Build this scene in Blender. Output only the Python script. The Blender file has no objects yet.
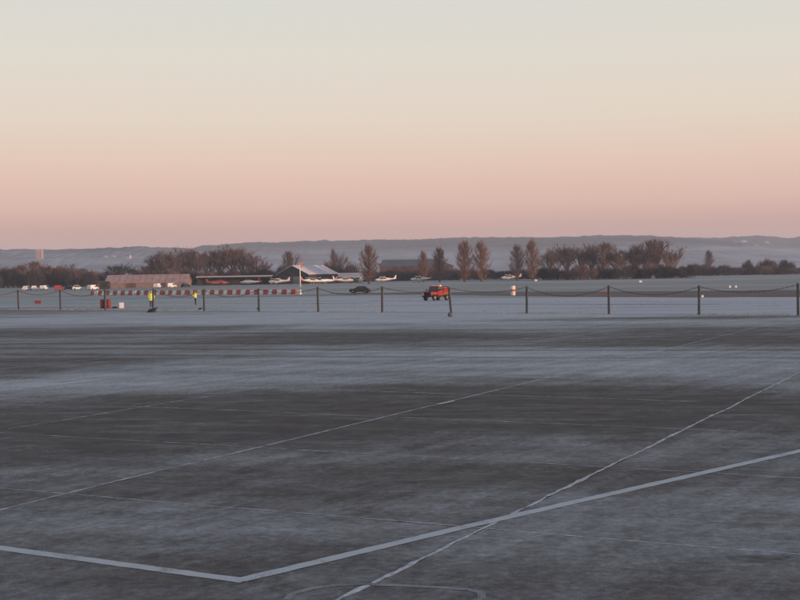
import bpy, bmesh, math, random
from mathutils import Vector, Matrix, noise as mnoise
random.seed(7)
sc = bpy.context.scene
C = sc.collection
R = math.radians
sin, cos, PI = math.sin, math.cos, math.pi

# ------------------------------------------------------------------ camera
F, CH, HOR, SL = 1250.0, 3.5, 273.7, 0.0157      # focal px (800 wide), eye height, horizon row, horizon slope
ROLL = math.atan(SL); PITCH = math.atan((300-HOR)*cos(ROLL)/F)
def turn(v):
    x, y, z = v
    return Vector((x, y*cos(PITCH)+z*sin(PITCH), z*cos(PITCH)-y*sin(PITCH)))
cr = turn((cos(ROLL), 0, -sin(ROLL))); cu = -turn((-sin(ROLL), 0, -cos(ROLL))); cf = turn((0, 1, 0))
cam = bpy.data.cameras.new('camera'); co = bpy.data.objects.new('camera', cam); C.objects.link(co)
co.matrix_world = Matrix(((cr.x, cu.x, -cf.x, 0), (cr.y, cu.y, -cf.y, 0), (cr.z, cu.z, -cf.z, CH), (0, 0, 0, 1)))
cam.sensor_width = 36; cam.lens = F/800*36; cam.clip_start = 0.1; cam.clip_end = 20000
sc.camera = co
def ray(px, py):
    return cr*((px-400)/F) - cu*((py-300)/F) + cf
def gp(px, py):                                  # pixel of a point on the ground -> ground point
    d = ray(px, py); t = CH/-d.z
    return Vector((d.x*t, d.y*t, 0))
def hy(px): return HOR-(px-400)*SL               # horizon row
def far(px, D): return Vector(((px-400)/F*D, D, 0))
def hgt(px, py, D): return (hy(px)-py)*D/F+CH    # height of what shows at a row, at distance D

# ------------------------------------------------------------------ world, sun, exposure
SUN_EL, SUN_AZ = R(4.0), R(122)                  # azimuth clockwise from the viewing direction (+Y)
w = bpy.data.worlds.new('World'); sc.world = w; w.use_nodes = True
nt = w.node_tree; N = nt.nodes; L = nt.links; N.clear()
def lin(r, g, b):
    f = lambda c: c/12.92 if c <= .04045 else ((c+.055)/1.055)**2.4
    return (f(r/255), f(g/255), f(b/255), 1)
wo = N.new('ShaderNodeOutputWorld')
tc = N.new('ShaderNodeTexCoord'); sx = N.new('ShaderNodeSeparateXYZ'); L.new(tc.outputs['Generated'], sx.inputs[0])
asn = N.new('ShaderNodeMath'); asn.operation = 'ARCSINE'; L.new(sx.outputs['Z'], asn.inputs[0])
mr = N.new('ShaderNodeMapRange'); mr.inputs['From Max'].default_value = PI/2; L.new(asn.outputs[0], mr.inputs[0])
ramp = N.new('ShaderNodeValToRGB'); L.new(mr.outputs[0], ramp.inputs[0])
SKY = [(0, (205, 160, 145)), (2.0, (208, 162, 148)), (3.2, (229, 185, 168)), (5.0, (235, 203, 183)), (7, (232, 216, 198)),
       (9.5, (228, 220, 207)), (12.5, (219, 219, 211)), (22, (182, 191, 199)), (45, (124, 141, 170)), (90, (88, 108, 145))]
cr_ = ramp.color_ramp
while len(cr_.elements) < len(SKY): cr_.elements.new(0.5)
for e, (a, c) in zip(cr_.elements, SKY): e.position = a/90; e.color = lin(*c)
b1 = N.new('ShaderNodeBackground'); L.new(ramp.outputs[0], b1.inputs[0]); b1.inputs[1].default_value = 1.0
sk = N.new('ShaderNodeTexSky'); sk.sky_type = 'NISHITA'; sk.sun_disc = False; sk.sun_elevation = SUN_EL; sk.sun_rotation = SUN_AZ
b2 = N.new('ShaderNodeBackground'); L.new(sk.outputs[0], b2.inputs[0]); b2.inputs[1].default_value = 0.006
ad = N.new('ShaderNodeAddShader'); L.new(b1.outputs[0], ad.inputs[0]); L.new(b2.outputs[0], ad.inputs[1]); L.new(ad.outputs[0], wo.inputs[0])
sl = bpy.data.lights.new('sun', 'SUN'); so = bpy.data.objects.new('sun', sl); C.objects.link(so)
sl.energy = 5.0; sl.angle = R(0.5); sl.color = (1.0, 0.60, 0.40)
sdir = Vector((sin(SUN_AZ)*cos(SUN_EL), cos(SUN_AZ)*cos(SUN_EL), sin(SUN_EL)))
so.rotation_euler = sdir.to_track_quat('Z', 'Y').to_euler()
vs = sc.view_settings; vs.view_transform = 'Standard'; vs.look = 'None'; vs.exposure = 0; vs.gamma = 1; vs.use_curve_mapping = False
sc.render.engine = 'CYCLES'; sc.cycles.use_denoising = True; sc.cycles.max_bounces = 6; sc.cycles.volume_bounces = 1

# ------------------------------------------------------------------ helpers
def tag(o, label=None, cat=None, group=None, kind=None):
    for k, v in (('label', label), ('category', cat), ('group', group), ('kind', kind)):
        if v: o[k] = v
    return o
class MB:
    def __init__(s): s.v = []; s.f = []; s.m = []
    def add(s, vs, fs, mi=0):
        n = len(s.v); s.v += [tuple(v) for v in vs]; s.f += [tuple(i+n for i in f) for f in fs]; s.m += [mi]*len(fs); return s
    def box(s, x0, x1, y0, y1, z0, z1, mi=0):
        return s.add([(x0,y0,z0),(x1,y0,z0),(x1,y1,z0),(x0,y1,z0),(x0,y0,z1),(x1,y0,z1),(x1,y1,z1),(x0,y1,z1)],
                     [(0,3,2,1),(4,5,6,7),(0,1,5,4),(1,2,6,5),(2,3,7,6),(3,0,4,7)], mi)
    def tube(s, pts, rads, n=8, cap=True, mi=0):
        pts = [Vector(p) for p in pts]; rings = []
        for i, p in enumerate(pts):
            d = (pts[min(i+1, len(pts)-1)]-pts[max(i-1, 0)]).normalized()
            u = d.orthogonal().normalized() if i == 0 else (u0-d*u0.dot(d)).normalized()
            u0 = u; q = d.cross(u); r = rads[i] if isinstance(rads, (list, tuple)) else rads
            rings.append([p+u*r*cos(2*PI*k/n)+q*r*sin(2*PI*k/n) for k in range(n)])
        return s.loft(rings, cap, mi)
    def loft(s, rings, cap=True, mi=0):
        n = len(rings[0]); vs = [v for r in rings for v in r]
        fs = [(i*n+k, i*n+(k+1) % n, (i+1)*n+(k+1) % n, (i+1)*n+k) for i in range(len(rings)-1) for k in range(n)]
        if cap: fs += [tuple(range(n))[::-1], tuple((len(rings)-1)*n+k for k in range(n))]
        return s.add(vs, fs, mi)
    def prism(s, prof, x0, x1, mi=0):            # profile in (y, z), swept along x
        return s.loft([[(x0, y, z) for y, z in prof], [(x1, y, z) for y, z in prof]], True, mi)
    def mesh(s, name, mats, smooth=False):
        me = bpy.data.meshes.new(name); me.from_pydata(s.v, [], s.f)
        for m in (mats if isinstance(mats, (list, tuple)) else [mats]): me.materials.append(m)
        if any(s.m): me.polygons.foreach_set('material_index', s.m)
        if smooth: me.polygons.foreach_set('use_smooth', [True]*len(me.polygons))
        me.update(); return me
    def build(s, name, mats, parent=None, smooth=False, bevel=0, loc=None):
        me = s.mesh(name, mats, smooth)
        bm = bmesh.new(); bm.from_mesh(me); bmesh.ops.recalc_face_normals(bm, faces=bm.faces)
        if bevel: bmesh.ops.bevel(bm, geom=[e for e in bm.edges if e.calc_face_angle(0) > .5], offset=bevel, segments=2, affect='EDGES', clamp_overlap=True)
        bm.to_mesh(me); bm.free()
        return link(name, me, parent, loc)
def link(name, me, parent=None, loc=None):
    o = bpy.data.objects.new(name, me); C.objects.link(o); o.parent = parent
    if loc is not None: o.location = loc
    return o
def empty(name, loc=(0,0,0), rz=0):
    o = bpy.data.objects.new(name, None); C.objects.link(o); o.location = loc; o.rotation_euler = (0, 0, rz); o.empty_display_size = .3; return o
def copy_tree(o, parent=None):
    c = o.copy(); C.objects.link(c); c.parent = parent
    for ch in list(o.children): copy_tree(ch, c)
    return c

# ------------------------------------------------------------------ materials
def newmat(name):
    m = bpy.data.materials.new(name); m.use_nodes = True
    return m, m.node_tree, m.node_tree.nodes['Principled BSDF']
def nz(nt, vec, scale, detail=4, rough=.55, dim=None):
    n = nt.nodes.new('ShaderNodeTexNoise'); n.inputs['Scale'].default_value = scale; n.inputs['Detail'].default_value = detail; n.inputs['Roughness'].default_value = rough
    if vec is not None: nt.links.new(vec, n.inputs['Vector'])
    return n.outputs['Fac']
def mth(nt, op, a, b=None, c=None, clamp=False):
    n = nt.nodes.new('ShaderNodeMath'); n.operation = op; n.use_clamp = clamp
    for i, q in enumerate((a, b, c)):
        if q is None: continue
        if isinstance(q, (int, float)): n.inputs[i].default_value = q
        else: nt.links.new(q, n.inputs[i])
    return n.outputs[0]
def mrange(nt, x, a, b, c=0, d=1, smooth=True):
    n = nt.nodes.new('ShaderNodeMapRange'); n.interpolation_type = 'SMOOTHSTEP' if smooth else 'LINEAR'
    nt.links.new(x, n.inputs[0])
    for i, q in zip((1, 2, 3, 4), (a, b, c, d)): n.inputs[i].default_value = q
    return n.outputs[0]
def mixc(nt, f, a, b):
    n = nt.nodes.new('ShaderNodeMix'); n.data_type = 'RGBA'
    for i, q in ((0, f), (6, a), (7, b)):
        if isinstance(q, (int, float)): n.inputs[i].default_value = q
        elif isinstance(q, tuple): n.inputs[i].default_value = (*q[:3], 1)
        else: nt.links.new(q, n.inputs[i])
    return n.outputs[2]
def bump(nt, bs, h, dist, st=1):
    n = nt.nodes.new('ShaderNodeBump'); n.inputs['Distance'].default_value = dist; n.inputs['Strength'].default_value = st
    nt.links.new(h, n.inputs['Height']); nt.links.new(n.outputs[0], bs.inputs['Normal'])
def wpos(nt): return nt.nodes.new('ShaderNodeNewGeometry').outputs['Position']
def mapping(nt, vec, loc=(0,0,0), rot=(0,0,0), scale=(1,1,1), typ='POINT'):
    n = nt.nodes.new('ShaderNodeMapping'); n.vector_type = typ; nt.links.new(vec, n.inputs[0])
    n.inputs[1].default_value = loc; n.inputs[2].default_value = rot; n.inputs[3].default_value = scale
    return n.outputs[0]
def simple(name, col, rough=.6, metal=0, var=.25, scale=3, col2=None, spec=.5):
    m, t, b = newmat(name); tcn = t.nodes.new('ShaderNodeTexCoord').outputs['Object']
    f = mrange(t, nz(t, tcn, scale, 5), .3, .7)
    c2 = col2 or tuple(c*(1-var) for c in col)
    t.links.new(mixc(t, f, col, c2), b.inputs['Base Color'])
    b.inputs['Roughness'].default_value = rough; b.inputs['Metallic'].default_value = metal; b.inputs['Specular IOR Level'].default_value = spec
    return m
def vadd(nt, a, b):
    n = nt.nodes.new('ShaderNodeVectorMath'); n.operation = 'ADD'; nt.links.new(a, n.inputs[0])
    if isinstance(b, tuple): n.inputs[1].default_value = b
    else: nt.links.new(b, n.inputs[1])
    return n.outputs[0]
def vscale(nt, a, s):
    n = nt.nodes.new('ShaderNodeVectorMath'); n.operation = 'SCALE'; nt.links.new(a, n.inputs[0]); n.inputs['Scale'].default_value = s; return n.outputs[0]

GA = R(63.6)                                     # direction of the long slab joints
NA = Vector((-sin(GA), cos(GA), 0)); NB = Vector((cos(GA), sin(GA), 0))

# hoar-frost on the apron: patches (centre px, half sizes px, weight): where frost lies thick (+) or the concrete is bare (-)
PATCH = [
 (420,315,640,11,.62), (420,366,560,22,.30), (120,384,190,9,.26), (330,350,300,8,.14), (620,362,260,16,.12),
 (60,331,170,5,-.55), (340,337,150,6,-.50), (500,337,90,4,-.25), (730,341,120,5,-.45), (690,317.5,170,1.8,-.75), (720,330,110,3,-.3),
 (60,362,150,5.5,-.50), (10,374,55,6,-.45), (600,345,90,3,-.25), (230,327,60,2,-.3),
 (120,412,240,17,-.50), (400,402,220,20,-.52), (600,400,190,19,-.50), (790,404,90,9,-.42), (650,392,60,5,.1), (230,432,230,15,-.42),
 (60,448,140,14,-.26), (560,428,110,9,-.2), (640,474,110,12,-.20), (660,516,200,30,.10), (560,450,60,9,.14),
 (420,470,160,10,.03), (200,525,260,14,.05), (500,575,300,20,.04), (370,565,120,12,-.16), (300,490,160,8,-.07), (165,518,110,7,-.10),
 (737,521,42,4,-.2), (140,562,14,2.5,-.5), (722,548,24,3,-.3), (705,552,16,2,-.3), (745,507,26,4,-.18), (470,398,25,2.5,-.2)]
def frost_mask(nt, pos):
    warp = nt.nodes.new('ShaderNodeTexNoise'); warp.inputs['Scale'].default_value = .16; warp.inputs['Detail'].default_value = 5; warp.inputs['Roughness'].default_value = .62
    nt.links.new(pos, warp.inputs['Vector'])
    wv = vadd(nt, pos, vscale(nt, vadd(nt, warp.outputs['Color'], (-.5, -.5, -.5)), 6.5))
    n = nt.nodes.new('ShaderNodeVectorMath'); n.operation = 'MULTIPLY'; nt.links.new(wv, n.inputs[0]); n.inputs[1].default_value = (1, 1, 0); wv = n.outputs[0]
    acc = None
    for px, py, hx, hh, wgt in PATCH:
        c = gp(px, py); D = c.y
        ax = hx*D/F; ay = hh*D*D/(F*CH)
        q = mapping(nt, wv, loc=c, rot=(0, 0, 0), scale=(ax, ay, 1), typ='TEXTURE')
        ln = nt.nodes.new('ShaderNodeVectorMath'); ln.operation = 'LENGTH'; nt.links.new(q, ln.inputs[0])
        g = mrange(nt, ln.outputs['Value'], 1.7, .15, 0, wgt*(1.12 if wgt > 0 else .88))
        acc = g if acc is None else mth(nt, 'ADD', acc, g)
    return acc
def mat_apron():
    m, t, b = newmat('frosted_concrete'); p = wpos(t)
    base = frost_mask(t, p)
    # wind and tyre streaks run along the apron
    st = mapping(t, p, rot=(0, 0, R(-9)), scale=(6.5, 1.5, 1), typ='TEXTURE')
    s1 = nz(t, st, .6, 6, .62); s2 = nz(t, p, .5, 7, .68); s3 = nz(t, p, 6.5, 6, .72)
    st2 = mapping(t, p, rot=(0, 0, GA-.12), scale=(5.5, .55, 1), typ='TEXTURE'); s4 = nz(t, st2, .8, 6, .66)
    oi = t.nodes.new('ShaderNodeObjectInfo').outputs['Random']
    f = mth(t, 'ADD', base, .29)
    f = mth(t, 'ADD', f, mth(t, 'MULTIPLY', mth(t, 'SUBTRACT', s1, .5), 1.1))
    f = mth(t, 'ADD', f, mth(t, 'MULTIPLY', mth(t, 'SUBTRACT', s2, .5), .7))
    f = mth(t, 'ADD', f, mth(t, 'MULTIPLY', mth(t, 'SUBTRACT', s4, .5), .75))
    f = mth(t, 'ADD', f, mth(t, 'MULTIPLY', mth(t, 'SUBTRACT', oi, .5), .13))
    # tyre tracks swept through the frost
    sep = t.nodes.new('ShaderNodeSeparateXYZ'); t.links.new(p, sep.inputs[0])
    yy = mth(t, 'ADD', sep.outputs['Y'], mth(t, 'MULTIPLY', mth(t, 'SUBTRACT', nz(t, p, .03, 2), .5), 4))
    for y0, k, wd in ((52.8, .30, .5), (57.6, .30, .45), (63, .22, .4), (73.5, .34, .5)):
        dd = mth(t, 'ABSOLUTE', mth(t, 'SUBTRACT', mth(t, 'ADD', yy, mth(t, 'MULTIPLY', sep.outputs['X'], k)), y0))
        f = mth(t, 'SUBTRACT', f, mrange(t, dd, wd*1.6, wd*.3, 0, .30))
    f = mth(t, 'ADD', f, mth(t, 'MULTIPLY', mth(t, 'SUBTRACT', s3, .5), .85))
    f = mth(t, 'ADD', f, mth(t, 'MULTIPLY', mth(t, 'SUBTRACT', nz(t, p, 2.2, 6, .7), .5), .55))
    f = mth(t, 'ADD', f, mth(t, 'MULTIPLY', mth(t, 'SUBTRACT', nz(t, p, 42, 5, .75), .5), .8))
    f = mth(t, 'MAXIMUM', f, mth(t, 'MULTIPLY', mth(t, 'MULTIPLY', mrange(t, nz(t, st, 1.6, 6, .7), .42, .72), mrange(t, nz(t, p, 3.2, 5, .75), .35, .7, .25, 1)), .48))
    f = mth(t, 'MAXIMUM', mth(t, 'MINIMUM', f, 1.0), 0.0)
    # concrete colour: worn grey, slab-to-slab and rust variation
    conc = mixc(t, mrange(t, nz(t, p, 1.3, 6, .65), .3, .72), (.060, .053, .046), (.120, .107, .094))
    conc = mixc(t, mth(t, 'MULTIPLY', mrange(t, nz(t, p, .8, 5, .7), .62, .78), .5), conc, (.105, .066, .048))
    conc = mixc(t, mth(t, 'MULTIPLY', oi, .25), conc, (.055, .051, .049))
    fine = nz(t, p, 45, 4, .7)
    conc = mixc(t, mrange(t, fine, .55, .75), conc, (.05, .047, .045))
    fr = mixc(t, mrange(t, s3, .3, .7), (.445, .495, .505), (.555, .605, .615))
    t.links.new(mixc(t, mth(t, 'MULTIPLY', mth(t, 'POWER', f, 1.25), .88), conc, fr), b.inputs['Base Color'])
    b.inputs['Roughness'].default_value = .85; b.inputs['Specular IOR Level'].default_value = .25
    bump(t, b, mth(t, 'ADD', mth(t, 'MULTIPLY', fine, .5), s3), .012, .6)
    return m
def mat_grass():
    m, t, b = newmat('frosted_grass_field'); p = wpos(t)
    sep = t.nodes.new('ShaderNodeSeparateXYZ'); t.links.new(p, sep.inputs[0])
    Y = sep.outputs['Y']; X = sep.outputs['X']
    # distance beyond the fence line
    d = mth(t, 'ADD', mth(t, 'MULTIPLY', mth(t, 'SUBTRACT', Y, 92), .801), mth(t, 'MULTIPLY', mth(t, 'SUBTRACT', X, 29.3), .598))
    stv = mapping(t, p, rot=(0, 0, R(-8)), scale=(.12, 1, 1))
    a = nz(t, stv, .10, 6, .6); c = nz(t, stv, .035, 5, .6); e = nz(t, p, 1.1, 5, .7)
    near = mrange(t, d, 75, 45)
    right = mrange(t, X, -32, 4)
    f = mth(t, 'ADD', .64, mth(t, 'MULTIPLY', mth(t, 'MULTIPLY', near, mth(t, 'MULTIPLY_ADD', right, .5, .5)), .46))
    f = mth(t, 'ADD', f, mth(t, 'MULTIPLY', mth(t, 'SUBTRACT', a, .5), 1.9))
    f = mth(t, 'ADD', f, mth(t, 'MULTIPLY', mth(t, 'SUBTRACT', c, .5), 1.1))
    f = mth(t, 'ADD', f, mth(t, 'MULTIPLY', mth(t, 'SUBTRACT', e, .5), .4))
    stn = mapping(t, p, rot=(0, 0, R(-3)), scale=(.025, .45, 1)); sn = nz(t, stn, 1.0, 4, .6)
    f = mth(t, 'SUBTRACT', f, mth(t, 'MULTIPLY', mth(t, 'MULTIPLY', mrange(t, sn, .53, .68), near), .55))
    wv = mth(t, 'MULTIPLY', mth(t, 'SUBTRACT', nz(t, p, .05, 3), .5), 5)
    for d0, wd in ((1.2, 1.3), (27, 2.0), (38, 1.2)):
        dd = mth(t, 'ABSOLUTE', mth(t, 'ADD', mth(t, 'SUBTRACT', d, d0), mth(t, 'MULTIPLY', wv, .4 if d0 > 5 else .15)))
        f = mth(t, 'SUBTRACT', f, mth(t, 'MULTIPLY', mrange(t, dd, wd, wd*.2), mrange(t, nz(t, p, .04, 3), .38, .58, .1, .6)))
    f = mth(t, 'MAXIMUM', mth(t, 'MINIMUM', f, 1.0), 0.0)
    g = mixc(t, mrange(t, c, .42, .6), (.085, .115, .075), (.19, .13, .105))
    fr = mixc(t, near, mixc(t, mrange(t, nz(t, stv, .02, 3), .45, .6), (.45, .48, .45), (.51, .475, .46)), mixc(t, right, (.44, .475, .47), (.495, .525, .54)))
    t.links.new(mixc(t, f, g, fr), b.inputs['Base Color'])
    b.inputs['Roughness'].default_value = 1; b.inputs['Specular IOR Level'].default_value = .05
    bump(t, b, e, .05, .3)
    return m
def mat_taxi():
    m, t, b = newmat('bare_earth_strip'); p = wpos(t)
    stv = mapping(t, p, rot=(0, 0, R(-20)), scale=(.1, 1, 1)); a = nz(t, stv, .25, 6, .6)
    t.links.new(mixc(t, mrange(t, a, .35, .7), (.062, .046, .042), (.14, .115, .11)), b.inputs['Base Color']); b.inputs['Roughness'].default_value = .95
    return m
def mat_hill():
    m, t, b = newmat('wooded_hill_painted_mist'); p = wpos(t)
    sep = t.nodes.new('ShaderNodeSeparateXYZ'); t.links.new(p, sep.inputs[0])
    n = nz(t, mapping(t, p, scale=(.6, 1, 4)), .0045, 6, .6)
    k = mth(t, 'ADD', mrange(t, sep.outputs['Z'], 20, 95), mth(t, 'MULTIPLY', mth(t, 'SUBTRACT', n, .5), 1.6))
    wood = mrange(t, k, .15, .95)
    mist_tone = mixc(t, mrange(t, nz(t, p, .006, 3), .4, .6), (.20, .225, .24), (.31, .335, .36))  # low-lying mist painted into the hill colour as paler lower slopes
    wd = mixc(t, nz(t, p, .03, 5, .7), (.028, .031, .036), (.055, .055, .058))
    t.links.new(mixc(t, wood, mist_tone, wd), b.inputs['Base Color']); b.inputs['Roughness'].default_value = 1; b.inputs['Specular IOR Level'].default_value = 0
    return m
def mat_paint(name, col, wear):
    m, t, b = newmat(name); p = wpos(t)
    a = nz(t, p, 38, 6, .75); c = nz(t, p, 1.6, 4)
    k = mth(t, 'ADD', a, mth(t, 'MULTIPLY', mth(t, 'SUBTRACT', c, .5), .8))
    f = mrange(t, k, .68-wear*.5, .80-wear*.25)
    t.links.new(mixc(t, f, col, (.13, .125, .125)), b.inputs['Base Color']); b.inputs['Roughness'].default_value = .8
    bump(t, b, a, .004, .5)
    return m
M = {}
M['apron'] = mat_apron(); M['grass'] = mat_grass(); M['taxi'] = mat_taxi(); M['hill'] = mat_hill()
M['paint'] = mat_paint('worn_white_paint', (.48, .52, .52), .28); M['faded'] = mat_paint('faded_white_paint', (.28, .29, .30), .50)
M['seam'] = simple('frosted_moss', (.64, .66, .68), 1, 0, .3, 9, (.36, .37, .37), .1)
M['seam_thin'] = simple('thin_frosted_moss', (.60, .62, .64), 1, 0, .3, 5, (.26, .26, .26), .1)
M['post'] = simple('weathered_shade_post', (.12, .125, .13), .85, 0, .35, 6, None, .1)  # weathered grey kept dark, putting the shade over the posts into their colour
M['chain'] = simple('rusted_chain', (.10, .075, .07), .8, 0, .4, 10, None, .1)
M['blade'] = simple('frosted_blade', (.42, .44, .45), 1, 0, .4, .6, (.22, .23, .21), 0)
M['bark'] = simple('bark', (.12, .09, .078), .95, 0, .35, 1.2, None, 0)
M['twig'] = simple('twig', (.185, .128, .115), .95, 0, .35, .3, None, 0)
M['twig_red'] = simple('poplar_twig', (.24, .14, .105), .95, 0, .3, .3, None, 0)
M['twig_dark'] = simple('dark_twig', (.082, .066, .066), .95, 0, .4, .3, None, 0)
M['white'] = simple('white_paint', (.84, .82, .79), .4, 0, .12, 1)
M['red'] = simple('red_paint', (.38, .035, .025), .4, 0, .2, 1)
M['redp'] = simple('red_plastic', (.55, .085, .06), .5, 0, .2, 2)
M['whitep'] = simple('white_plastic', (.85, .80, .75), .5, 0, .2, 2)
M['orange'] = simple('orange_cloth', (.75, .16, .05), .7, 0, .15, 2)
M['dark'] = simple('dark_paint', (.022, .025, .032), .35, 0, .3, 2)
M['black'] = simple('black_rubber', (.018, .018, .018), .8, 0, .3, 5)
M['glass'] = simple('dark_glass', (.03, .035, .042), .08, 0, .2, 1, None, .8)
M['metal'] = simple('grey_metal', (.30, .31, .32), .45, .6, .25, 4)
M['hiviz'] = simple('hi_vis_yellow', (.72, .80, .06), .7, 0, .15, 5)
M['refl'] = simple('reflective_band', (.70, .70, .68), .3, 0, .1, 5)
M['navy'] = simple('dark_trousers', (.016, .017, .022), .9, 0, .3, 5)
M['skin'] = simple('skin', (.50, .31, .24), .6, 0, .15, 8)
M['hair'] = simple('dark_hair', (.04, .028, .02), .7, 0, .3, 20)
M['sack'] = simple('black_sack', (.015, .015, .017), .35, 0, .3, 4)
M['roof_pink'] = simple('frosted_roof', (.74, .66, .65), .8, 0, .15, .6, None, .1)
M['roof_brown'] = simple('brown_sheet_roof', (.44, .31, .28), .8, 0, .25, .5, None, .1)
M['roof_grey'] = simple('grey_sheet_roof', (.38, .37, .39), .7, 0, .2, .5, None, .1)
M['roof_blue'] = simple('slate_roof', (.13, .14, .16), .8, 0, .2, .3, None, .1)
M['wall_dark'] = simple('dark_boarding', (.055, .052, .048), .9, 0, .3, .7, None, .1)
M['wall_brown'] = simple('brown_cladding', (.16, .10, .085), .9, 0, .3, .5, None, .1)
M['wall_tan'] = simple('tan_cladding', (.27, .20, .185), .9, 0, .25, .5, None, .1)
M['wall_house'] = simple('house_render', (.42, .39, .37), .9, 0, .15, .5, None, .1)
M['wall_cream'] = simple('cream_render', (.40, .29, .22), .9, 0, .15, .5, None, .1)
M['stripe'] = simple('yellow_green_band', (.22, .20, .05), .5, 0, .2, 3)
M['light_lens'] = simple('pale_lens', (.85, .85, .82), .2, 0, .05, 3)

# ------------------------------------------------------------------ ground, taxiway, hills
def disc(R0, z, n=96):
    m = MB(); m.v.append((0, 0, z)); rad = [400, 1500, R0]
    for r in rad:
        for k in range(n): m.v.append((r*cos(2*PI*k/n), r*sin(2*PI*k/n), z))
    for k in range(n): m.f.append((0, 1+k, 1+(k+1) % n))
    for i in range(len(rad)-1):
        for k in range(n): m.f.append((1+i*n+k, 1+(i+1)*n+k, 1+(i+1)*n+(k+1) % n, 1+i*n+(k+1) % n))
    m.m = [0]*len(m.f); return m
tag(disc(6200, -.06).build('ground', M['grass']), kind='structure')
lo = [gp(x, y) for x, y in ((960, 297.5), (800, 296.6), (690, 296.8), (600, 296.6), (520, 295.6), (450, 294.6), (385, 294.0), (330, 293.2))]
hi = [gp(x, y) for x, y in ((330, 292.6), (385, 292.6), (450, 291.9), (520, 291.4), (600, 291.1), (690, 290.4), (800, 289.6), (960, 288))]
def wob(pts, amp, n=14):
    out = []
    for a, b in zip(pts, pts[1:]):
        for k in range(n):
            p = a.lerp(b, k/n); out.append(p+Vector((0, amp*mnoise.noise((p.x*.35, p.y*.1, 3.3)), 0)))
    return out+[pts[-1]]
lo2, hi2 = wob(lo, 3.0), wob(hi[::-1], 4.0)
tx = MB(); tx.v = [(p.x, p.y, -.045) for p in lo2]+[(p.x, p.y, -.045) for p in hi2]; n_ = len(lo2)
tx.f = [(i, i+1, n_+i+1, n_+i) for i in range(n_-1)]; tx.m = [0]*len(tx.f)
tag(tx.build('taxiway', M['taxi']), kind='structure')

def hill(name, pts, D, depth, seed):
    m = MB(); x0, x1 = pts[0][0], pts[-1][0]; nx = 420; ny = 22
    def sk_(px):
        for (a, ya), (b, yb) in zip(pts, pts[1:]):
            if px <= b: t = (px-a)/(b-a); t = t*t*(3-2*t); return ya+(yb-ya)*t
        return pts[-1][1]
    for j in range(ny+1):
        s = j/ny
        for i in range(nx+1):
            px = x0+(x1-x0)*i/nx
            H = hgt(px, sk_(px), D); prof = sin(min(1, s/.75)*PI/2)**1.4 if s < .75 else cos((s-.75)/.25*PI/2)
            y = D+(s-.75)*depth; x = (px-400)/F*D*(1+(s-.75)*.25)
            e = min(1, i/40, (nx-i)/40)
            z = H*prof*(.4+.6*e)+prof*(3.2*mnoise.noise((x*.03, y*.03, seed))+3.0*mnoise.noise((x*.11, y*.11, seed))+7*mnoise.noise((x*.003, y*.004, seed)) * (1-s))
            m.v.append((x, y, z-.4))
    W = nx+1
    m.f = [(j*W+i, j*W+i+1, (j+1)*W+i+1, (j+1)*W+i) for j in range(ny) for i in range(nx)]; m.m = [0]*len(m.f)
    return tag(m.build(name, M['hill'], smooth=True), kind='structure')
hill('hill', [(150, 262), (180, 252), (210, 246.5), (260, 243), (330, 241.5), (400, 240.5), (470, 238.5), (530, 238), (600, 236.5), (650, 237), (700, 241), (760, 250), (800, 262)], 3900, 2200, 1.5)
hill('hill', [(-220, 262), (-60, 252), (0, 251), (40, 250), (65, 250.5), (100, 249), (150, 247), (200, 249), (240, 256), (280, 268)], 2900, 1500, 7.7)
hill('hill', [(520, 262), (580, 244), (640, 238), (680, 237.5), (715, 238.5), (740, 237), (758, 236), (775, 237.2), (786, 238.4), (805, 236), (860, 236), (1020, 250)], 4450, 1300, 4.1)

# ------------------------------------------------------------------ apron of concrete slabs
P12 = Vector((29.3, 92, 0)); PST = Vector((-6.19, 4.62, 0))
def fpost(k): return P12+PST*(12-k)
FN = Vector((-PST.y, PST.x, 0)).normalized(); FN = FN if FN.y < 0 else -FN      # towards the camera
e0, e1 = fpost(20)+FN*1.1, fpost(-8)+FN*1.1
apron = MB()
ring = [(-110, -20), (100, -20), (e0.x, e0.y), (e1.x, e1.y)]
apron.loft([[(x, y, -.3) for x, y in ring], [(x, y, -.012) for x, y in ring]])
apron = tag(apron.build('apron', M['apron']), kind='structure')
A0, AS, B0, BS = 6.6, 7.37, 15.75, 5.75
def slab_mesh(seed):
    rnd = random.Random(seed); hx, hy_ = BS/2-.018, AS/2-.022; nn = 7
    per = []
    for (ax, ay), (bx_, by_) in zip([(-hx, -hy_), (hx, -hy_), (hx, hy_), (-hx, hy_)], [(hx, -hy_), (hx, hy_), (-hx, hy_), (-hx, -hy_)]):
        for k in range(nn):
            t = k/nn; x, y = ax+(bx_-ax)*t, ay+(by_-ay)*t
            if k: x += rnd.uniform(-.012, .012); y += rnd.uniform(-.012, .012)
            per.append((x, y))
    top = [(x*(1-.012/hx), y*(1-.012/hy_), 0) for x, y in per]
    return MB().loft([[(x, y, -.15) for x, y in per], [(x, y, -.010) for x, y in per], top]).mesh('slab', M['apron'])
slabs = [slab_mesh(i) for i in range(6)]
fence_d = lambda p: (p-P12).dot(FN)
nsl = 0
for i in range(-14, 18):
    for j in range(-4, 26):
        c = NA*(A0+AS*(i+.5))+NB*(B0+BS*(j+.5))
        corners = [c+NA*sa*AS/2+NB*sb*BS/2 for sa in (-1, 1) for sb in (-1, 1)]
        if min(fence_d(q) for q in corners) < 1.3: continue
        vis = any(q.y > 9 and abs(q.x) < (q.y)*.335+1.0 for q in corners)
        if not vis: continue
        o = link('concrete_slab', slabs[(i*7+j*3) % 6], apron, c)
        o.rotation_euler = (0, 0, GA+(PI if (i+j) % 2 else 0)); o.location.z = random.uniform(-.0015, .0)
        nsl += 1
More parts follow.
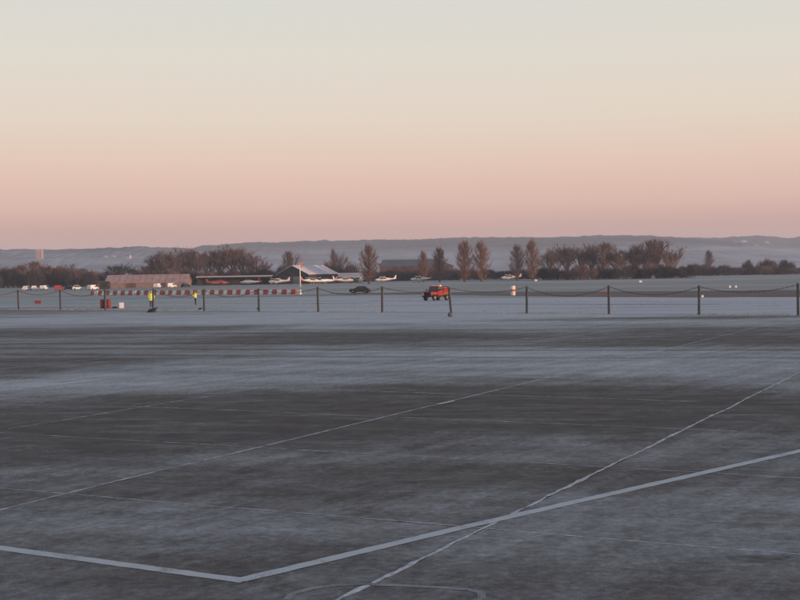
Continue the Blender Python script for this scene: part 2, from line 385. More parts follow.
def seam(name, p0, p1, wd, amp, mat, seed, gap=0.0, step=.16):
    d = (p1-p0); Ln = d.length; d.normalize(); nrm = Vector((-d.y, d.x, 0)); k = int(Ln/step); m = MB(); prev = None
    for q in range(k+1):
        s = Ln*q/k; p = p0+d*s
        off = amp*mnoise.noise((s*.28, seed, 0))+amp*.35*mnoise.noise((s*1.7, seed, 5))
        g = mnoise.noise((s*.23, seed*1.7, 9)); ww = wd*(.75+.7*mnoise.noise((s*2.3, seed, 2))+.4*mnoise.noise((s*.3, seed, 2)))
        if g < gap: prev = None; continue
        ww = max(wd*.25, ww); c = p+nrm*off; n0 = len(m.v)
        m.v += [tuple(c-nrm*ww/2+Vector((0, 0, .0012))+nrm*random.uniform(-.2, .2)*wd), tuple(c+Vector((0, 0, .0020))), tuple(c+nrm*ww/2+Vector((0, 0, .0012))+nrm*random.uniform(-.2, .2)*wd)]
        if prev is not None:
            m.f += [(prev, n0, n0+1, prev+1), (prev+1, n0+1, n0+2, prev+2)]; m.m += [0, 0]
        prev = n0
    if m.f: m.build(name, mat, apron)
for i in range(-9, 8):
    a = A0+AS*i; p0 = NA*a+NB*(-2); p1 = NA*a+NB*110
    t = max(0, min(1, 1)); 
    while fence_d(p1) < 1.5 and (p1-p0).length > 8: p1 = p1-NB*2
    wd = {0: .075, 1: .065, 2: .06, 3: .055}.get(i, .05)
    seam('joint_seam', p0, p1, wd,   .07 if i == 0 else .035, M['seam'] if i in (0, 1) else M['seam_thin'], 3.1*i+1, {0: -1, 1: -.7, 2: -.15}.get(i, 0))
for j in range(-2, 14):
    b = B0+BS*j; p0 = NB*b+NA*(-40); p1 = NB*b+NA*70
    while fence_d(p1) < 1.5 and (p1-p0).length > 8: p1 = p1-NA*2
    while fence_d(p0) < 1.5 and (p1-p0).length > 8: p0 = p0+NA*2
    seam('joint_seam', p0, p1, {0: .045, 1: .05, 2: .055}.get(j, .065), .03, M['seam'] if j < 1 else M['seam_thin'], 5.3*j+2, {0: -.5, 1: -.45, 2: -.42, 3: -.28, 4: -.6}.get(j, -.1))
def stripe(name, pts, wd, mat, z, amp=.010):
    m = MB(); dense = []
    for a, b in zip(pts, pts[1:]):
        k = max(1, int((b-a).length/.15)); dense += [a.lerp(b, q/k) for q in range(k)]
    dense.append(pts[-1]); n = len(dense)
    for q, p in enumerate(dense):
        d = (dense[min(q+1, n-1)]-dense[max(q-1, 0)]).normalized(); nr = Vector((-d.y, d.x, 0))
        m.v += [tuple(p+nr*(wd/2+random.uniform(-amp, amp))+Vector((0, 0, z))), tuple(p-nr*(wd/2+random.uniform(-amp, amp))+Vector((0, 0, z)))]
    m.f = [(2*q, 2*q+1, 2*q+3, 2*q+2) for q in range(n-1)]; m.m = [0]*len(m.f)
    return m.build(name, mat, apron)
stripe('painted_line', [gp(-90, 536), gp(245, 581)], .20, M['paint'], .0034)
stripe('painted_line', [gp(240, 580.5), gp(465, 527), gp(800, 451), gp(960, 415)], .205, M['paint'], .0050)
arc = [gp(x, y) for x, y in ((286, 600), (292, 594), (312, 588.5), (335, 585.5), (362, 584), (400, 585.5), (440, 587.5), (468, 589.5), (481, 593), (482, 598), (470, 603))]
o = stripe('faded_painted_loop', arc, .10, M['faded'], .0030); o['label'] = 'faded curved white outline painted at the bottom edge'
stripe('frost_dash', [gp(438, 404.6), gp(453, 401.2)], .16, M['seam'], .012)

# ------------------------------------------------------------------ trees
def tube3(m, p, q, r0, r1, n=3):
    d = (q-p).normalized(); u = d.orthogonal().normalized(); w_ = d.cross(u); b = len(m.v)
    for c, r in ((p, r0), (q, r1)):
        for k in range(n): m.v.append(tuple(c+u*r*cos(2*PI*k/n)+w_*r*sin(2*PI*k/n)))
    for k in range(n): m.f.append((b+k, b+(k+1) % n, b+n+(k+1) % n, b+n+k)); m.m.append(0)
def sliver(m, p, q, wd, rnd):
    d = (q-p); u = d.cross(Vector((rnd.uniform(-1, 1), rnd.uniform(-1, 1), rnd.uniform(-1, 1)))).normalized()*wd
    b = len(m.v); m.v += [tuple(p-u), tuple(p+u), tuple(q)]; m.f.append((b, b+1, b+2)); m.m.append(0)
def grow(m, p, d, ln, r, depth, rnd, up, spread, twigs, lim):
    seg = 3; pts = [p]
    for k in range(seg):
        d = (d+Vector((rnd.gauss(0, .11), rnd.gauss(0, .11), rnd.gauss(0, .07)+up))).normalized()
        q = p+d*ln/seg; tube3(m, p, q, r*(1-.25*k/seg), r*(1-.25*(k+1)/seg)); p = q; pts.append(p)
    if depth == 0:
        for k in range(twigs):
            s = pts[rnd.randrange(1, len(pts))]
            dd = (d+Vector((rnd.gauss(0, spread), rnd.gauss(0, spread), rnd.gauss(0, spread*.7)+up*2))).normalized()
            sliver(m, s, s+dd*ln*rnd.uniform(.5, 1.25), lim, rnd)
        return
    nb = rnd.choice((3, 3, 4))
    for k in range(nb):
        s = pts[-1] if k < 2 else pts[rnd.randrange(1, len(pts))]
        dd = (d+Vector((rnd.gauss(0, spread), rnd.gauss(0, spread), rnd.gauss(0, spread*.6)+up*1.5))).normalized()
        grow(m, s, dd, ln*rnd.uniform(.6, .82), r*.62, depth-1, rnd, up, spread, twigs, lim)
def norm_mesh(m, t, W, H):                        # crown scaled to unit height 1, unit width 1
    zs = [v[2] for v in m.v]; rs = sorted(max(abs(v[0]), abs(v[1])) for v in m.v); r = rs[int(len(rs)*.97)]; zt = max(zs)
    for mm in (m, t): mm.v = [(x/(2*r), y/(2*r), z/zt) for x, y, z in mm.v]
def make_broad(seed, twmat):
    rnd = random.Random(seed); t = MB(); m = MB()
    hgt_ = 4.0; p = Vector((0, 0, 0)); pts = [Vector((0, 0, -.3)), Vector((rnd.uniform(-.1, .1), 0, 1.5)), Vector((rnd.uniform(-.2, .2), rnd.uniform(-.2, .2), hgt_))]
    t.tube(pts, [.42, .32, .26], 8)
    for k in range(8):
        a = 2*PI*k/8+rnd.uniform(-.4, .4); tl = rnd.uniform(.12, .62)
        d = Vector((cos(a)*tl, sin(a)*tl, 1)).normalized()
        grow(m, pts[2 if k > 1 else 1].lerp(pts[2], rnd.uniform(.3, 1)), d, rnd.uniform(3.0, 4.2), .17, 3, rnd, .085, .40, 8, .030)
    # low epicormic shoots fill the lower crown
    for k in range(160):
        a = rnd.uniform(0, 2*PI); rr = rnd.uniform(.2, 4.2); s = Vector((cos(a)*rr, sin(a)*rr, rnd.uniform(.8, 6)))
        sliver(m, s, s+Vector((rnd.gauss(0, .5), rnd.gauss(0, .5), rnd.uniform(.8, 2))), .03, rnd)
    norm_mesh(m, t, 1, 1)
    return t.mesh('trunk', M['bark'], True), m.mesh('crown', twmat)
def make_poplar(seed, twmat):
    rnd = random.Random(seed); t = MB(); m = MB(); H = 18
    pts = [Vector((rnd.gauss(0, .05), rnd.gauss(0, .05), H*k/8*.9-.2)) for k in range(9)]
    t.tube(pts, [.24*(1-k/9.5) for k in range(9)], 7)
    env = lambda z: 2.7*max(.04, sin(PI*min(1, max(0, .14+.86*(z/H)))**.95))**.75
    for k in range(130):
        h = H*(.02+.83*(k/130)**1.0); a = rnd.uniform(0, 2*PI); out_ = env(h+1.5)*rnd.uniform(.5, 1.0)
        p = Vector((0, 0, h)); q = p+Vector((cos(a)*out_*.65, sin(a)*out_*.65, out_*.9)); e = q+Vector((cos(a)*out_*.25, sin(a)*out_*.25, rnd.uniform(1.2, 2.6)))
        tube3(m, p, q, .055, .035); tube3(m, q, e, .035, .012)
        for z in range(36):
            s = p.lerp(q, rnd.uniform(.2, 1)) if rnd.random() < .45 else q.lerp(e, rnd.random())
            g = s+Vector((rnd.gauss(0, .32), rnd.gauss(0, .32), rnd.uniform(.5, 1.5)))
            if g.z < H*1.03 and math.hypot(g.x, g.y) < env(g.z)*rnd.uniform(.85, 1.2)+.15: sliver(m, s, g, .024, rnd)
    norm_mesh(m, t, 1, 1)
    return t.mesh('trunk', M['bark'], True), m.mesh('crown', twmat)
def make_bush(seed, twmat):
    rnd = random.Random(seed); t = MB(); m = MB()
    for k in range(4): t.tube([(rnd.uniform(-.3, .3), rnd.uniform(-.3, .3), -.2), (rnd.uniform(-.8, .8), rnd.uniform(-.8, .8), 2.2)], [.12, .06], 5)
    lob = [(rnd.uniform(-2.2, 2.2), rnd.uniform(-2, 2), rnd.uniform(1.0, 3.0), rnd.uniform(1.2, 2.1)) for k in range(9)]
    for x, y, z, r in lob:
        for k in range(430):
            u = Vector((rnd.gauss(0, 1), rnd.gauss(0, 1), rnd.gauss(0, 1))).normalized()*r*rnd.random()**.4
            s = Vector((x, y, max(.1, z+u.z*.9)))+Vector((u.x, u.y, 0)); sliver(m, s, s+u.normalized()*rnd.uniform(.3, .8)+Vector((0, 0, rnd.uniform(.2, .7))), .05, rnd)
    norm_mesh(m, t, 1, 1)
    return t.mesh('stem', M['bark'], True), m.mesh('foliage', twmat)
BROAD = [make_broad(11+i, M['twig']) for i in range(4)]
POPLAR = [make_poplar(31+i, M['twig_red']) for i in range(4)]
SLIM = [make_poplar(41, M['twig'])]
BUSH = [make_bush(51+i, M['twig_dark']) for i in range(4)]+[make_bush(61, M['twig'])]
cnt = [0]
def tree(kind, px, top, wpx, D, label, group=None):
    var = {'b': BROAD, 'p': POPLAR, 's': SLIM, 'h': BUSH}[kind]; cnt[0] += 1
    a, c = var[(cnt[0]*3+int(px)) % len(var)]
    H = hgt(px, top, D)+.06; W = wpx*D/F*{'b': 1.2, 'p': 1.1, 's': 1.1, 'h': 1.15}[kind]
    o = empty({'b': 'bare_tree', 'p': 'poplar_tree', 's': 'poplar_tree', 'h': 'bush'}[kind], far(px, D)+Vector((0, 0, -.06)), random.uniform(0, 6.28))
    for nme, me in ((('stem' if kind == 'h' else 'trunk'), a), (('foliage' if kind == 'h' else 'crown'), c)):
        ch = link(nme, me, o); ch.scale = (W, W, H)
    tag(o, label, 'bush' if kind == 'h' else 'tree', group)
ORD = ('first', 'second', 'third', 'fourth', 'fifth', 'sixth', 'seventh', 'eighth', 'ninth', 'tenth', 'eleventh', 'twelfth', 'thirteenth', 'fourteenth')
LW = '%s bare tree from the left in the dark wood at the far left'
for nth, (px, top, wp) in zip(ORD, ((-5, 262, 20), (4, 263, 18), (14, 264, 18), (24, 262, 18), (33, 258, 20), (43, 260, 18), (51, 263, 16), (59, 263, 18), (67, 260, 18), (75, 265, 16), (83, 266, 16), (91, 268, 14), (98, 272, 12))):
    tree('b', px, top, wp, 560+random.uniform(-15, 25), LW % nth, 'trees of the dark wood at far left')
for k in range(18): tree('h', -4+k*6.0, (266 if k < 13 else 271)+random.uniform(-2, 3), 14, 545+random.uniform(-10, 10), 'dark undergrowth bush below the wood at the far left', 'undergrowth of the far left wood')
tree('b', 119, 261, 24, 620, 'small rounded bare tree behind the left end of the long brown hangar')
tree('h', 112, 266, 16, 600, 'dark bush behind the left corner of the long brown hangar')
tree('b', 133, 265, 16, 625, 'low bare tree behind the middle of the long brown hangar')
TG = '%s tall bare tree from the left in the group above hangar and open shed'
for nth, (px, top, wp) in zip(ORD, ((150, 261, 18), (160, 250, 24), (170, 245, 28), (183, 243, 28), (195, 246, 26), (207, 248, 24), (220, 243, 28), (233, 240.5, 32), (244, 244, 26), (254, 251, 18), (263, 257, 16))):
    tree('b', px, top, wp, 565+random.uniform(-8, 12), TG % nth, 'tall bare trees left of centre')
for k in range(17): tree('h', 142+k*8.2, 267+random.uniform(-3, 4), 16, 535+random.uniform(-6, 6), 'dark bush along the foot of the tall bare trees left of centre', 'bushes below the tall bare trees')
tree('b', 291, 247, 16, 560, 'narrow bare tree rising left of the windsock pole')
tree('h', 283, 262, 14, 545, 'dark bush left of the narrow bare tree near the windsock')
tree('h', 303, 262, 16, 545, 'dark bush directly behind the pink roofed hangar ridge')
tree('b', 327, 258, 12, 575, 'small pale bare tree behind the right end of the pink roof')
tree('s', 334, 246, 7, 575, 'thin spindly poplar behind the right end of the pink roof')
tree('b', 342, 249, 13, 585, 'slim bare tree just right of the spindly poplar')
tree('h', 338, 261, 22, 560, 'broad dark bush right of the pink roofed hangar')
tree('h', 351, 259, 16, 560, 'dark bush between pink roofed hangar and the reddish poplar')
tree('p', 369, 242, 17, 455, 'reddish brown columnar poplar standing alone behind the dark car')
tree('b', 390, 257, 18, 640, 'low bare tree in front of the large brown hangar')
tree('p', 423.5, 249, 10, 500, 'smallest columnar poplar, in front of the large brown hangar')
tree('p', 440, 245, 14, 490, 'medium poplar behind the red fire truck')
tree('p', 465, 238, 17, 480, 'left poplar of the tall close pair right of the fire truck')
tree('p', 481.5, 238, 16, 480, 'right poplar of the tall close pair right of the fire truck')
tree('s', 518, 242, 15, 500, 'thin grey poplar behind the parked white aircraft tail')
tree('p', 533, 237, 14, 500, 'tall narrow reddish poplar at the left of the right-hand grove')
RG = '%s bare tree from the left in the dense grove right of centre'
for nth, (px, top, wp) in zip(ORD, ((549, 247, 16), (558, 243, 20), (568, 240, 24), (580, 241, 24), (592, 239, 26), (604, 238, 24), (615, 242, 20), (624, 246, 18), (637, 241, 24), (674, 243, 20))):
    tree('b', px, top, wp, 520+random.uniform(-15, 20), RG % nth, 'bare trees of the right grove')
tree('b', 646, 237, 28, 525, 'tallest broad bare tree near the right end of the grove')
tree('b', 658, 234.5, 30, 535, 'broad bare tree closing the right end of the grove')
for k in range(8): tree('b', 549+k*17, (248 if k not in (4, 5) else 252)+random.uniform(-2, 3), 20, 575+random.uniform(-8, 8), 'bare tree in the rear rank of the dense right grove', 'rear rank of the right grove')
for k in range(7): tree('b', 158+k*15.5, 252+random.uniform(-2, 3)+(6 if k in (0, 6) else 0), 18, 605+random.uniform(-8, 8), 'bare tree in the rear rank behind the open shed', 'rear rank left of centre')
for k in range(20): tree('h', 543+k*7.6, 264+random.uniform(-3, 4), 15, 505+random.uniform(-8, 8), 'dark bush at the foot of the right grove', 'bushes below the right grove')
for k in range(22): tree('h', 676+k*6.0, 265+random.uniform(-2.5, 2.5), 15, 655+random.uniform(-15, 15), 'bush in the hedge along the far right field edge', 'hedge bushes at far right')
tree('s', 709, 248, 9, 660, 'lone thin tree above the hedge at right')
for px, top, wp in ((695, 261, 10), (748, 257, 13), (764, 255.5, 14), (773, 258, 12), (788, 256.5, 15)):
    tree('h', px, top, wp*.9, 665, 'low rounded bush poking above the far right hedge', 'low trees above the right hedge')
for k in range(33): tree('h', 262+k*8.6, 268.5+random.uniform(-2, 3), 17, 600+random.uniform(-12, 12), 'dark bush in the low hedge behind the parked aircraft', 'hedge behind the parked aircraft')

# ------------------------------------------------------------------ buildings
def building(name, px0, px1, D, label, parts, rz=0):
    o = empty(name, far((px0+px1)/2, D)+Vector((0, 0, -.06)), rz); tag(o, label, parts.get('cat', 'hangar')); return o
def gable_x(o, W, dep, eave, ridge, wm, rm, over=.3, ends=True, y0=0, rname='roof'):      # ridge along x, front wall at y0
    m = MB(); m.prism([(y0, 0), (y0+dep, 0), (y0+dep, eave), (y0+dep/2, ridge), (y0, eave)], -W/2, W/2); m.build('wall', wm, o)
    t = .14; s = (ridge-eave)/(dep/2); r = MB(); ov = over
    r.prism([(y0-ov, eave-ov*s+.02), (y0+dep/2, ridge+.02), (y0+dep+ov, eave-ov*s+.02), (y0+dep+ov, eave-ov*s+t), (y0+dep/2, ridge+t+.05), (y0-ov, eave-ov*s+t)], -W/2-ov, W/2+ov)
    return r.build(rname, rm, o)
def panel(o, name, x0, x1, z0, z1, y, mat, th=.06): return MB().box(x0, x1, y-th, y, z0, z1).build(name, mat, o)
# long brown hangar at left
o = building('hangar', 105, 187, 446, 'long low hangar with pinkish brown roof and plain walls behind the barriers', {})
W = 81/F*446; r = gable_x(o, W, 11, 1.9, 4.5, M['wall_tan'], M['roof_brown'])
for k in range(1, 12):
    x = -W/2+W*k/12; MB().prism([(-.25, 1.97), (5.5, 4.70), (5.5, 4.76), (-.25, 2.03)], x-.05, x+.05).build('roof_rib', M['roof_brown'], r)
for k in range(5): panel(o, 'door', -W/2+2+k*5.4, -W/2+5.6+k*5.4, 0, 1.6, -.003, M['wall_brown'] if k % 2 else M['wall_tan'])
# open aircraft shed
o = building('aircraft_shed', 198, 270, 508, 'open fronted aircraft shed with thin pale flat roof on posts', {'cat': 'shed'})
W = 73/F*508
MB().prism([(-.6, 3.25), (9, 3.7), (9, 3.85), (-.6, 3.75)], -W/2-.4, W/2+.4).build('roof', M['roof_grey'], o)
MB().box(-W/2, W/2, 8.4, 8.6, 0, 3.68).build('back_wall', M['wall_dark'], o)
for x in (-W/2, W/2-.2): MB().box(x, x+.2, .2, 8.38, 0, 3.2).build('side_wall', M['wall_dark'], o)
for k in range(1, 6): x = -W/2+W*k/6; MB().box(x-.1, x+.1, 0, .2, 0, 3.24).build('post', M['wall_dark'], o)
# pink roofed hangar, gable to the front left
o = building('hangar', 278, 326, 415, 'gabled hangar with pale pink frosted roof and dark gable end by windsock', {}, R(0))
o.location = far(308, 522)+Vector((0, 0, -.06)); o.rotation_euler = (0, 0, R(52))
gw, ln, ev, rg = 17.5, 18.5, 4.0, hgt(299, 265.5, 516)
gable_x(o, ln, gw, ev, rg, M['wall_dark'], M['roof_pink'], .35, y0=-gw/2)
for s in (-1, 1): MB().box(-ln/2-.08, -ln/2-.002, s*2.4-2.2, s*2.4+2.2, 0, 3.1).build('door', M['wall_brown'] if s > 0 else M['metal'], o)
MB().box(-ln/2-.06, -ln/2-.003, -.7, .7, 3.6, 4.4).build('window', M['glass'], o)
# low grey roofed hut
o = building('hut', 329, 363, 530, 'low hut with grey sheet roof behind the row of white aircraft', {'cat': 'hut'})
W = 33/F*530; gable_x(o, W, 7, 2.5, 4.1, M['wall_dark'], M['roof_grey'])
for k in range(4): f = panel(o, 'window', -W/2+1.2+k*3, -W/2+2.6+k*3, 1.0, 1.8, -.003, M['glass'])
panel(o, 'door', W/2-1.3, W/2-.4, 0, 2.0, -.003, M['wall_brown'])
# large brown hangar
o = building('hangar', 378, 456, 625, 'large brown clad hangar with slate blue roof behind the poplars', {})
W = 74/F*625; rd = hgt(415, 259, 625)
MB().prism([(0, 0), (18, 0), (18, rd-3.6), (0, rd-3.6)], -W/2, W/2).build('wall', M['wall_brown'], o)
e = rd-3.6; rf = MB(); rf.add([(-W/2-.4, -.4, e), (W/2+.4, -.4, e), (W/2+.4, 18.4, e), (-W/2-.4, 18.4, e), (-W/2+1.5, 9, rd), (W/2-8, 9, rd)], [(0, 1, 5, 4), (1, 2, 5), (2, 3, 4, 5), (3, 0, 4), (3, 2, 1, 0)]); rf.build('roof', M['roof_blue'], o)
for k in range(5): panel(o, 'door', -W/2+3+k*6.4, -W/2+9+k*6.4, 0, 4.6, -.003, M['wall_dark'] if k % 2 else M['wall_brown'], .12)
# small dark cabin
o = building('cabin', 96, 109, 400, 'small dark portable cabin left of the long brown hangar', {'cat': 'cabin'})
W = 12.5/F*400; MB().box(-W/2, W/2, 0, 2.5, .15, 2.5).build('wall', M['wall_dark'], o, bevel=.04)
MB().box(-W/2-.1, W/2+.1, -.1, 2.6, 2.52, 2.64).build('roof', M['roof_blue'], o)
panel(o, 'door', -1.6, -.8, .2, 2.1, -.003, M['wall_brown']); panel(o, 'window', .2, 1.3, 1.1, 1.9, -.003, M['glass'])
# houses and tower on the hills
dg = None
def hill_z(x, y):
    best = 0
    hit, loc, *_ = sc.ray_cast(dg, Vector((x, y, 600)), Vector((0, 0, -1)))
    return loc.z if hit else 0
bpy.context.view_layer.update(); dg = bpy.context.evaluated_depsgraph_get()
def house(px, py, D, Wm, label, group, wm='wall_house', rm='roof_blue'):
    x = (px-400)/F*D; want = hgt(px, py, D)           # find where the sight line meets the slope
    best = min(((abs(hill_z(x*y/D, y)-hgt(px, py, y)), y) for y in [D+k*25 for k in range(-40, 41)]), key=lambda q: q[0])
    y = best[1]; x = (px-400)/F*y; z = hill_z(x, y)
    o = empty('house', (x, y, z-.8), random.uniform(-.3, .3)); tag(o, label, 'house', group)
    gable_x(o, Wm, 8, 4.6, 7.6, M[wm], M[rm], .3)
    for k in range(3): panel(o, 'window', -Wm/2+1+k*(Wm-3)/2, -Wm/2+2.2+k*(Wm-3)/2, 2.6, 3.9, -.003, M['glass'])
for px, py, D, Wm in ((745, 242, 4700, 20), (736, 243, 4650, 11), (727, 246.5, 4500, 12), (733, 250, 4400, 13), (712, 247, 4500, 10), (757, 246, 4500, 10), (722, 251, 4400, 11), (768, 243, 4650, 11)):
    house(px, py, D, Wm, 'tiny pale house on the hazy hillside at far right', 'houses on the right hill')
for px, py, D, Wm in ((121, 256, 2650, 10), (114, 257, 2600, 10), (107, 257, 2600, 9), (128, 258, 2550, 9)):
    house(px, py, D, Wm, 'tiny pale house on the hazy slope above the brown hangar', 'houses on the left slope')
TY = 2330; x = (40.5-400)/F*TY; z = hill_z(x, TY)
o = empty('tower_block', (x, TY, z-1)); tag(o, 'pale square tower on the hazy ridge above the left wood', 'tower')
tz = hgt(40.5, 249.2, TY)-z+1
MB().box(-5.5, 5.5, -5.5, 5.5, 0, tz-1.2).build('wall', M['wall_cream'], o); print('tower', tz); MB().box(-5.9, 5.9, -5.9, 5.9, tz-1.18, tz).build('parapet', M['wall_cream'], o)
for a in range(3):
    for b in range(5): panel(o, 'window', -4.6+a*3.6, -2.6+a*3.6, 2+b*(tz-4)/5, 3.6+b*(tz-4)/5, -5.503, M['glass'])

# ------------------------------------------------------------------ aircraft
def wheel(o, x, y, r, wd, tyre='black', rim='metal', name='wheel'):
    c = MB(); n = 16
    prof = [(-wd/2, r*.6), (-wd/2, r*.9), (-wd/4, r), (wd/4, r), (wd/2, r*.9), (wd/2, r*.6)]
    c.loft([[(x+r_*cos(2*PI*k/n), y+yy, r+r_*sin(2*PI*k/n)) for k in range(n)] for yy, r_ in prof])
    ty = c.build(name, M[tyre], o, True)
    MB().loft([[(x+r*q*cos(2*PI*k/n), y+yy, r+r*q*sin(2*PI*k/n)) for k in range(n)] for yy, q in ((-wd/2-.012, .5), (wd/2+.012, .5))]).build('rim', M[rim], ty)
    return ty
def oval(x, zc, hw, hh, n=14): return [(x, hw*cos(2*PI*k/n)*(1-.12*abs(sin(2*PI*k/n))), zc+hh*sin(2*PI*k/n)) for k in range(n)]
def aircraft(high, col, trim):
    o = empty('light_aircraft'); z0 = 1.35 if high else 1.15
    sec = [(3.9, z0, .12, .12), (3.75, z0, .38, .36), (2.9, z0+.02, .50, .46), (2.4, z0+.10, .54, .56), (1.7, z0+.25, .57, .74), (.3, z0+.28, .56, .76), (-.6, z0+.22, .46, .60), (-2.2, z0+.22, .27, .36), (-3.9, z0+.28, .08, .16)]
    MB().loft([oval(*s) for s in sec]).build('fuselage', M[col], o, True)
    MB().loft([oval(x, z, hw*1.02, .10) for x, z, hw in ((3.0, z0-.05, .5), (1.7, z0-.05, .565), (-.6, z0+.0, .455), (-3.6, z0+.18, .12))]).build('trim_stripe', M[trim], o, True)
    zw = z0+1.0 if high else z0-.28
    wg = MB()
    for s in (-1, 1):
        def sec_(y, c, x, z, th): return [(x+c*.5, s*y, z), (x+c*.3, s*y, z+th), (x-c*.1, s*y, z+th*.8), (x-c*.5, s*y, z), (x-c*.1, s*y, z-th*.4), (x+c*.3, s*y, z-th*.5)]
        wg.loft([sec_(.0, 1.6, 1.0, zw, .12), sec_(2.6, 1.6, 1.0, zw+.06, .11), sec_(5.3, 1.1, 1.0, zw+(.18 if high else .42), .07)])
    wg.build('wing', M[col], o, False)
    tp = MB(); tp.box(-4.3, -3.4, -1.7, 1.7, z0+.30, z0+.37); tp.build('tailplane', M[col], o, bevel=.02)
    fn = MB(); pr = [(-2.7, z0+.42), (-3.5, z0+.75), (-4.05, z0+1.65), (-4.45, z0+1.65), (-4.2, z0+.35)]
    fn.loft([[(x, -.045, z) for x, z in pr], [(x, .045, z) for x, z in pr]]).build('fin', M[trim if trim == 'red' else col], o, bevel=.01)
    if high:
        for s in (-1, 1): MB().tube([(1.0, s*.5, z0-.25), (1.0, s*2.6, zw+.02)], .045, 6).build('wing_strut', M[col], o)
        for s in (-1, 1): MB().prism([(s*.50, z0+.32), (s*.575, z0+.30), (s*.50, z0+.80), (s*.43, z0+.80)], -.4, 1.9).build('window', M['glass'], o)
        MB().loft([[(2.42, y, z0+.60) for y in (-.45, .45)]+[(2.42, .3, z0+.70), (2.42, -.3, z0+.70)], [(1.72, y, z0+.72) for y in (-.5, .5)]+[(1.72, .3, z0+1.02), (1.72, -.3, z0+1.02)]]).build('windscreen', M['glass'], o)
    else:
        MB().loft([oval(x, z, hw, hh) for x, z, hw, hh in ((2.1, z0+.72, .25, .08), (1.5, z0+.85, .46, .34), (.3, z0+.85, .46, .36), (-.8, z0+.75, .25, .12))]).build('canopy', M['glass'], o, True)
    for (x, y) in ((2.9, 0), (.75, 1.15), (.75, -1.15)):
        wheel(o, x, y, .22, .15); MB().tube([(x, y, .22), (x, y*.5, z0-.35)], .04, 6).build('gear_leg', M[col], o)
    pp = MB(); pp.loft([[(3.97, -.95*s, z0-.05), (3.99, -.95*s, z0+.05), (3.99, .95*s, z0+.05), (3.97, .95*s, z0-.05)] for s in (1, .999)][:1]+[[(4.0, -.95, z0-.05), (4.02, -.95, z0+.05), (4.02, .95, z0+.05), (4.0, .95, z0-.05)]]); pp.build('propeller', M['black'], o)
    MB().loft([oval(3.92, z0, .14, .14, 10), oval(4.08, z0, .09, .09, 10), oval(4.18, z0, .02, .02, 10)]).build('spinner', M[trim], o, True)
    return o
# px centre, distance, heading (deg, 0 = nose to the right), high wing, colours, label
planes = [
 (218, 478, 12, False, 'red', 'white', 'red low wing aircraft parked left under the open shed'),
 (250, 478, 160, False, 'white', 'red', 'white aircraft with red tail in front of the open shed'),
 (279, 470, 170, True, 'white', 'metal', 'white high wing aircraft right of the open shed'),
 (311, 482, 35, True, 'white', 'red', 'white aircraft just right of the windsock pole'),
 (327, 486, 205, False, 'white', 'red', 'white aircraft with red tail in front of the pink roofed hangar'),
 (344, 490, 15, True, 'white', 'metal', 'white aircraft in front of the grey roofed hut'),
 (361, 494, 100, True, 'white', 'dark', 'white aircraft seen end on behind the dark car'),
 (385.5, 485, 190, True, 'white', 'metal', 'white aircraft right of the lone reddish poplar'),
 (421, 490, 172, True, 'white', 'red', 'white aircraft behind the fire truck with its tail to the right'),
 (511, 500, 183, True, 'white', 'metal', 'white aircraft parked alone right of the poplar pair')]
for px, D, hd, hi_, col, trim, lab in planes:
    o = aircraft(hi_, col, trim); o.location = far(px, D)+Vector((0, 0, -.06)); o.rotation_euler = (0, 0, R(hd)); tag(o, lab, 'aircraft', 'light aircraft parked along the far grass')

# ------------------------------------------------------------------ vehicles
def car(label, loc, rz, col, L_=4.1, W_=1.7, H_=1.42, van=False, group=None):
    o = empty('parked_car' if not van else 'parked_van', loc, rz); tag(o, label, 'van' if van else 'car', group); h = W_/2; g = .22
    b = MB(); pr = [(-L_/2, g+.12), (-L_/2+.05, g), (L_/2-.1, g), (L_/2, g+.15), (L_/2-.03, g+.42), (L_/2-.15, g+.58), (.95 if not van else 1.25, .86), (-L_/2+.1, .90), (-L_/2, .7)]
    b.loft([[(x, y*.97 if abs(z) > .8 else y, z) for x, z in pr] for y in (-h, h)]); b.build('body', M[col], o, bevel=.05)
    if van: cab = [(1.3, .87), (.75, H_-.1), (.6, H_), (-L_/2+.1, H_), (-L_/2+.03, .88)]; gl = [(1.2, .92), (.74, H_-.16), (.1, H_-.16), (.1, .92)]
    else: cab = [(1.0, .86), (.25, H_-.03), (.05, H_), (-1.1, H_-.02), (-L_/2+.22, .89)]; gl = [(.88, .90), (.2, H_-.1), (-1.1, H_-.1), (-L_/2+.5, .92)]
    c = MB(); c.loft([[(x, s*(h*.97 if z < .95 else h*.78), z) for x, z in cab] for s in (-1, 1)]); c.build('cabin', M[col], o, bevel=.03)
    for s in (-1, 1):
        gm = MB(); gm.loft([[(x, s*(h*.97+dd if z < .95 else h*.80+dd), z) for x, z in gl] for dd in (-.02, .012)]); gm.build('side_window', M['glass'], o)
    x0, x1 = (cab[0][0], cab[1][0])
    MB().add([(x0+.012, -h*.8, .9), (x0+.012, h*.8, .9), (x1+.05, h*.68, H_-.08), (x1+.05, -h*.68, H_-.08), (x0-.05, -h*.8, .9), (x0-.05, h*.8, .9), (x1, h*.68, H_-.08), (x1, -h*.68, H_-.08)], [(0, 1, 2, 3), (7, 6, 5, 4), (0, 3, 7, 4), (1, 5, 6, 2), (3, 2, 6, 7), (0, 4, 5, 1)]).build('windscreen', M['glass'], o)
    for x in (L_*.31, -L_*.30):
        for s in (-1, 1): wheel(o, x, s*(h-.08), .31, .2)
    for s in (-1, 1):
        MB().box(L_/2-.08, L_/2+.01, s*h*.68-.16, s*h*.68+.16, g+.34, g+.5).build('headlight', M['light_lens'], o, bevel=.02)
        MB().box(-L_/2-.012, -L_/2+.06, s*h*.78-.1, s*h*.78+.1, .66, .84).build('tail_light', M['red'], o, bevel=.02)
    return o
gz = Vector((0, 0, -.06))
